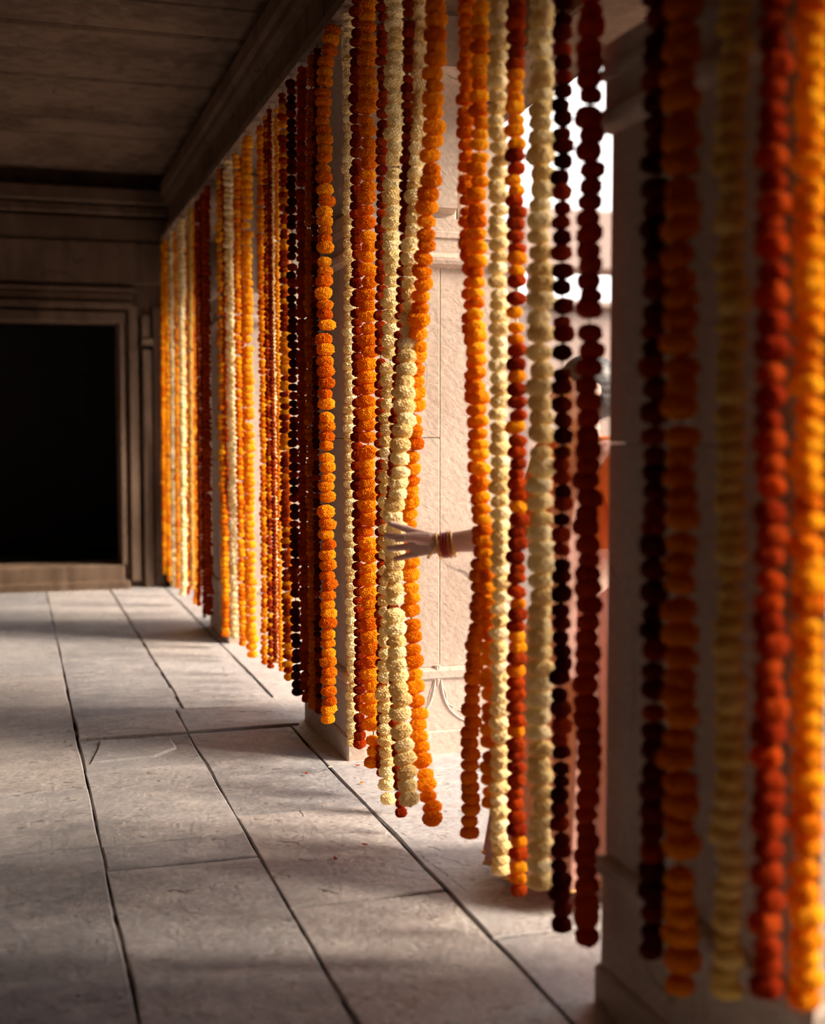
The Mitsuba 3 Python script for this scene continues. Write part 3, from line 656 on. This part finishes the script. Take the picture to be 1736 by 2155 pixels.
# head: cranium, jaw, nose, brow, ears
hd = head
skull = [m3.Manifold.hull_points(np.vstack([ball(hd + V((.018, 0, .025)), (.092, .074, .085)), ball(hd + V((-.035, 0, -.005)), (.048, .062, .075))])),
         m3.Manifold.hull_points(np.vstack([ball(hd + V((-.035, 0, -.01)), (.045, .060, .055)), ball(hd + V((-.062, 0, -.085)), (.022, .026, .020)), ball(hd + V((-.005, 0, -.06)), (.04, .052, .03))])),
         bone(hd + V((-.080, 0, .012)), .009, hd + V((-.105, 0, -.026)), .012), bone(hd + V((-.098, .009, -.028)), .009, hd + V((-.098, -.009, -.028)), .009),
         bone(hd + V((-.074, .032, .022)), .010, hd + V((-.080, .010, .024)), .009), bone(hd + V((-.074, -.032, .022)), .010, hd + V((-.080, -.010, .024)), .009)]
for s in (1, -1):
    skull.append(m3.Manifold.hull_points(np.vstack([ball(hd + V((.015, s * .076, .005)), (.016, .006, .026)), ball(hd + V((.008, s * .072, -.02)), (.009, .005, .010))])))
w_ = thing('person', 'woman in orange blouse and pink skirt behind the garlands, bangled arm parting them', 'person')
body = fuse(torso + arm_l + lh + legs + skull, .012, 10)
arm = fuse(arm_r + palm + fingers, .0032, 8)
# one continuous figure: the finely meshed arm overlaps inside the shoulder
whole = m3.Manifold.batch_boolean([m3.Manifold(m3.Mesh(np.asarray(x.vertices, np.float32), np.asarray(x.faces, np.uint32))) for x in (body, arm)], m3.OpType.Add)
if whole.num_tri() == 0: whole = cat([body, arm])
put(w_, 'body', whole, 'skin', smooth=60)
for p, d, r in TIPS:
    d = d / np.linalg.norm(d)
    side = np.cross(d, n_); side /= np.linalg.norm(side)
    nrm = np.cross(side, d)
    sgn = -1 if r != .0098 else 1
    q = trimesh.creation.icosphere(subdivisions=2)
    v = q.vertices
    q = trimesh.Trimesh(p - d * .002 + v[:, :1] * d * .0065 + v[:, 1:2] * side * r * .62 + (v[:, 2:] * .0022) * nrm + sgn * nrm * r * .70, q.faces, process=False)
    put(w_, 'fingernail', q, 'lips', smooth=True)
for s in (1, -1):
    q = trimesh.creation.icosphere(subdivisions=2, radius=.0115); q.apply_translation(hd + V((-.070, s * .031, .003)))
    put(w_, 'eye', q, 'eye_dark', smooth=True)
q = trimesh.creation.icosphere(subdivisions=2); q.vertices *= (.010, .022, .007); q.apply_translation(hd + V((-.082, 0, -.058)))
put(w_, 'mouth', q, 'lips', smooth=True)
# hair: a cap drawn back into a low bun
hp = [m3.Manifold.hull_points(np.vstack([ball(hd + V((.024, 0, .030)), (.097, .081, .090)), ball(hd + V((.045, 0, -.03)), (.066, .074, .06))])),
      m3.Manifold.hull_points(ball(hd + V((.125, 0, -.04)), (.042, .05, .045)))]
cutm = m3.Manifold.hull_points(np.vstack([ball(hd + V((-.12, 0, -.02)), (.075, .085, .075)), ball(hd + V((-.04, 0, -.12)), (.06, .10, .05))]))
hair = m3.Manifold.batch_boolean(hp, m3.OpType.Add) - cutm
hm = hair.refine_to_length(.008).to_mesh()
hv = np.array(hm.vert_properties[:, :3], float)
ang = np.arctan2(hv[:, 1] - hd[1], hv[:, 2] - hd[2])
hv += (hv - hd) / np.linalg.norm(hv - hd, axis=1, keepdims=True) * (.0016 * np.sin(ang * 46))[:, None]
put(w_, 'hair', trimesh.Trimesh(hv, np.array(hm.tri_verts)), 'hair_grey', smooth=50)


def fat(k):
    out = [m3.Manifold.hull_points(np.vstack([ball((PX, PY, 1.10), (.095 + k, .125 + k, .06)), ball((PX - .01, PY, 1.27), (.105 + k, .145 + k, .08))])),
           m3.Manifold.hull_points(np.vstack([ball((PX - .01, PY, 1.27), (.105 + k, .145 + k, .08)), ball(sh_r, .052 + k), ball(sh_l, .052 + k), ball((PX, PY, 1.375), (.06 + k, .09 + k, .04))])),
           bone((PX - .07, PY + .07, 1.245), .055 + k, (PX - .03, PY + .07, 1.29), .06 + k), bone((PX - .07, PY - .07, 1.245), .055 + k, (PX - .03, PY - .07, 1.29), .06 + k)]
    out += chain([(sh_r, .050 + k), (elbow + (sh_r - elbow) * .12, .046 + k)]) + chain([(sh_l, .050 + k), (V((1.795, 3.505, 1.15)), .045 + k)])
    return m3.Manifold.batch_boolean(out, m3.OpType.Add)


bl = fat(.010) - m3.Manifold.hull_points(ball((PX - .03, PY, 1.43), (.10, .085, .075)))
bm = bl.refine_to_length(.014).to_mesh()
bt = trimesh.Trimesh(np.array(bm.vert_properties[:, :3]), np.array(bm.tri_verts))
trimesh.smoothing.filter_taubin(bt, iterations=6)
put(w_, 'blouse', bt, 'blouse_orange', smooth=50)
for p, q in ((elbow + (sh_r - elbow) * .10, sh_r - elbow), (V((1.796, 3.503, 1.14)), V((-.05, .05, .23)))):
    q = q / np.linalg.norm(q)
    tor = trimesh.creation.torus(.053, .005, major_sections=28, minor_sections=8)
    tor.apply_transform(trimesh.geometry.align_vectors([0, 0, 1], q)); tor.apply_translation(p)
    put(w_, 'sleeve_border', tor, 'gold', smooth=True, label='gold sleeve border')
# skirt with folds
zs = np.r_[np.linspace(1.05, .95, 5), np.linspace(.90, .075, 16)]
na = 120
sv = []
for z in zs:
    u = (1.05 - z) / .97
    for k in range(na):
        a = 2 * math.pi * k / na
        fold = (.020 * math.sin(15 * a + 1.5 * math.sin(2 * a)) + .010 * math.sin(27 * a + 2)) * u ** .8
        rx, ry = .118 + .165 * u ** .75, .150 + .150 * u ** .75
        sv.append((PX - .02 * u + (rx + fold) * math.cos(a), PY + (ry + fold) * math.sin(a), z + .006 * math.sin(3 * a) * u))
sf = []
nz = len(zs)
for i in range(nz - 1):
    for k in range(na):
        l = (k + 1) % na
        sf += [(i * na + k, (i + 1) * na + k, (i + 1) * na + l), (i * na + k, (i + 1) * na + l, i * na + l)]
sv = np.array(sv)
put(w_, 'skirt', trimesh.Trimesh(sv, np.array(sf), process=False), 'skirt_pink', smooth=True)
hem = sv[(nz - 1) * na:]
put(w_, 'skirt_border', tube(np.vstack([hem, hem[:1]]), .006, 6, cap=False), 'gold', smooth=True, label='gold border along the hem')
# dupatta over the left shoulder, front and back
dp = []
line = smoothed([(1.635, 3.62, .62), (1.60, 3.60, .95), (1.615, 3.58, 1.24), (1.70, 3.555, 1.42), (1.78, 3.545, 1.43), (1.885, 3.56, 1.25), (1.90, 3.56, .9), (1.93, 3.56, .55)], 40)
wid = 9
for i, p in enumerate(line):
    for j in range(wid):
        s = (j - 4) / 4
        dp.append(p + V((.014 * math.sin(j * 1.9 + i * .12) - .012 * s * s, .10 * s - .02, -.02 * abs(s) if 12 < i < 22 else 0)))
df = []
for i in range(len(line) - 1):
    for j in range(wid - 1):
        a = i * wid + j
        df += [(a, a + 1, a + wid + 1), (a, a + wid + 1, a + wid)]
put(w_, 'dupatta', trimesh.Trimesh(np.array(dp), np.array(df), process=False), 'veil_pale', smooth=True, label='pale pink scarf over the shoulder')
ad = (elbow - wrist) / np.linalg.norm(elbow - wrist)
for dist_, r, tr, mat, lab, tilt in ((.012, .040, .0056, 'gold', 'gold bangle', .22), (.026, .040, .0046, 'bangle_red', 'red bangle', .1), (.036, .040, .0048, 'bangle_red', 'red bangle', .05), (.047, .0405, .0052, 'bangle_orange', 'orange bangle', .08), (.060, .041, .0052, 'gold', 'gold bangle', .16)):
    tor = trimesh.creation.torus(r, tr, major_sections=40, minor_sections=10)
    ax = ad + V((0, 0, tilt)) * .5; ax /= np.linalg.norm(ax)
    tor.apply_transform(trimesh.geometry.align_vectors([0, 0, 1], ax)); tor.apply_translation(wrist + ad * dist_ - V((0, 0, .006)))
    put(w_, 'bangle', tor, mat, smooth=True, label=lab)
tor = trimesh.creation.torus(.042, .0036, major_sections=40, minor_sections=8)
ax = ad - V((0, 0, .75)); ax /= np.linalg.norm(ax)
tor.apply_transform(trimesh.geometry.align_vectors([0, 0, 1], ax)); tor.apply_translation(wrist + ad * .004 - V((0, 0, .006)))
bk = put(w_, 'bangle', tor, 'gold', smooth=True, label='loose gold bangle with a pearl')
q = trimesh.creation.icosphere(subdivisions=2, radius=.006); q.apply_translation(wrist - ad * .021 - V((0, 0, .040)) + n_ * .004)
put(bk, 'pearl', q, 'pearl', smooth=True)

# ------------------------------------------------------------------ fallen petals
for k, (x, y_, z_, c, lab) in enumerate([
        (1.276, 5.29, .012, 'cream_0', 'tiny pale petal on the floor at the foot of the middle pier'), (1.40, 5.29, .01, 'brick_0', 'small red petal left of the long crack near the pier foot'),
        (1.16, 5.23, .01, 'brick_0', 'small red petal on the slab in front of the pier base'), (1.345, 5.02, .01, 'deeporange_0', 'orange petal beside the dark joint below the garland tips'),
        (1.15, 4.25, .011, 'redorange_0', 'orange petal on the open floor by the near joint'), (1.015, 4.13, .011, 'brick_0', 'curled red petal lying alone on the large near slab')]):
    key = thing('petal', lab, 'petal', 'fallen petals')
    rng = np.random.default_rng(k)
    q = trimesh.creation.icosphere(subdivisions=2)
    v = q.vertices * (.011, .0065, .0022)
    v[:, 2] += 7 * v[:, 0] ** 2 * (8 if k == 5 else 3)
    a = rng.uniform(0, 6)
    v = np.c_[v[:, 0] * math.cos(a) - v[:, 1] * math.sin(a), v[:, 0] * math.sin(a) + v[:, 1] * math.cos(a), v[:, 2]]
    scene[key] = mikit.ply(trimesh.Trimesh(v + (x, y_, z_), q.faces, process=False), 'petal_' + c, smooth=True)
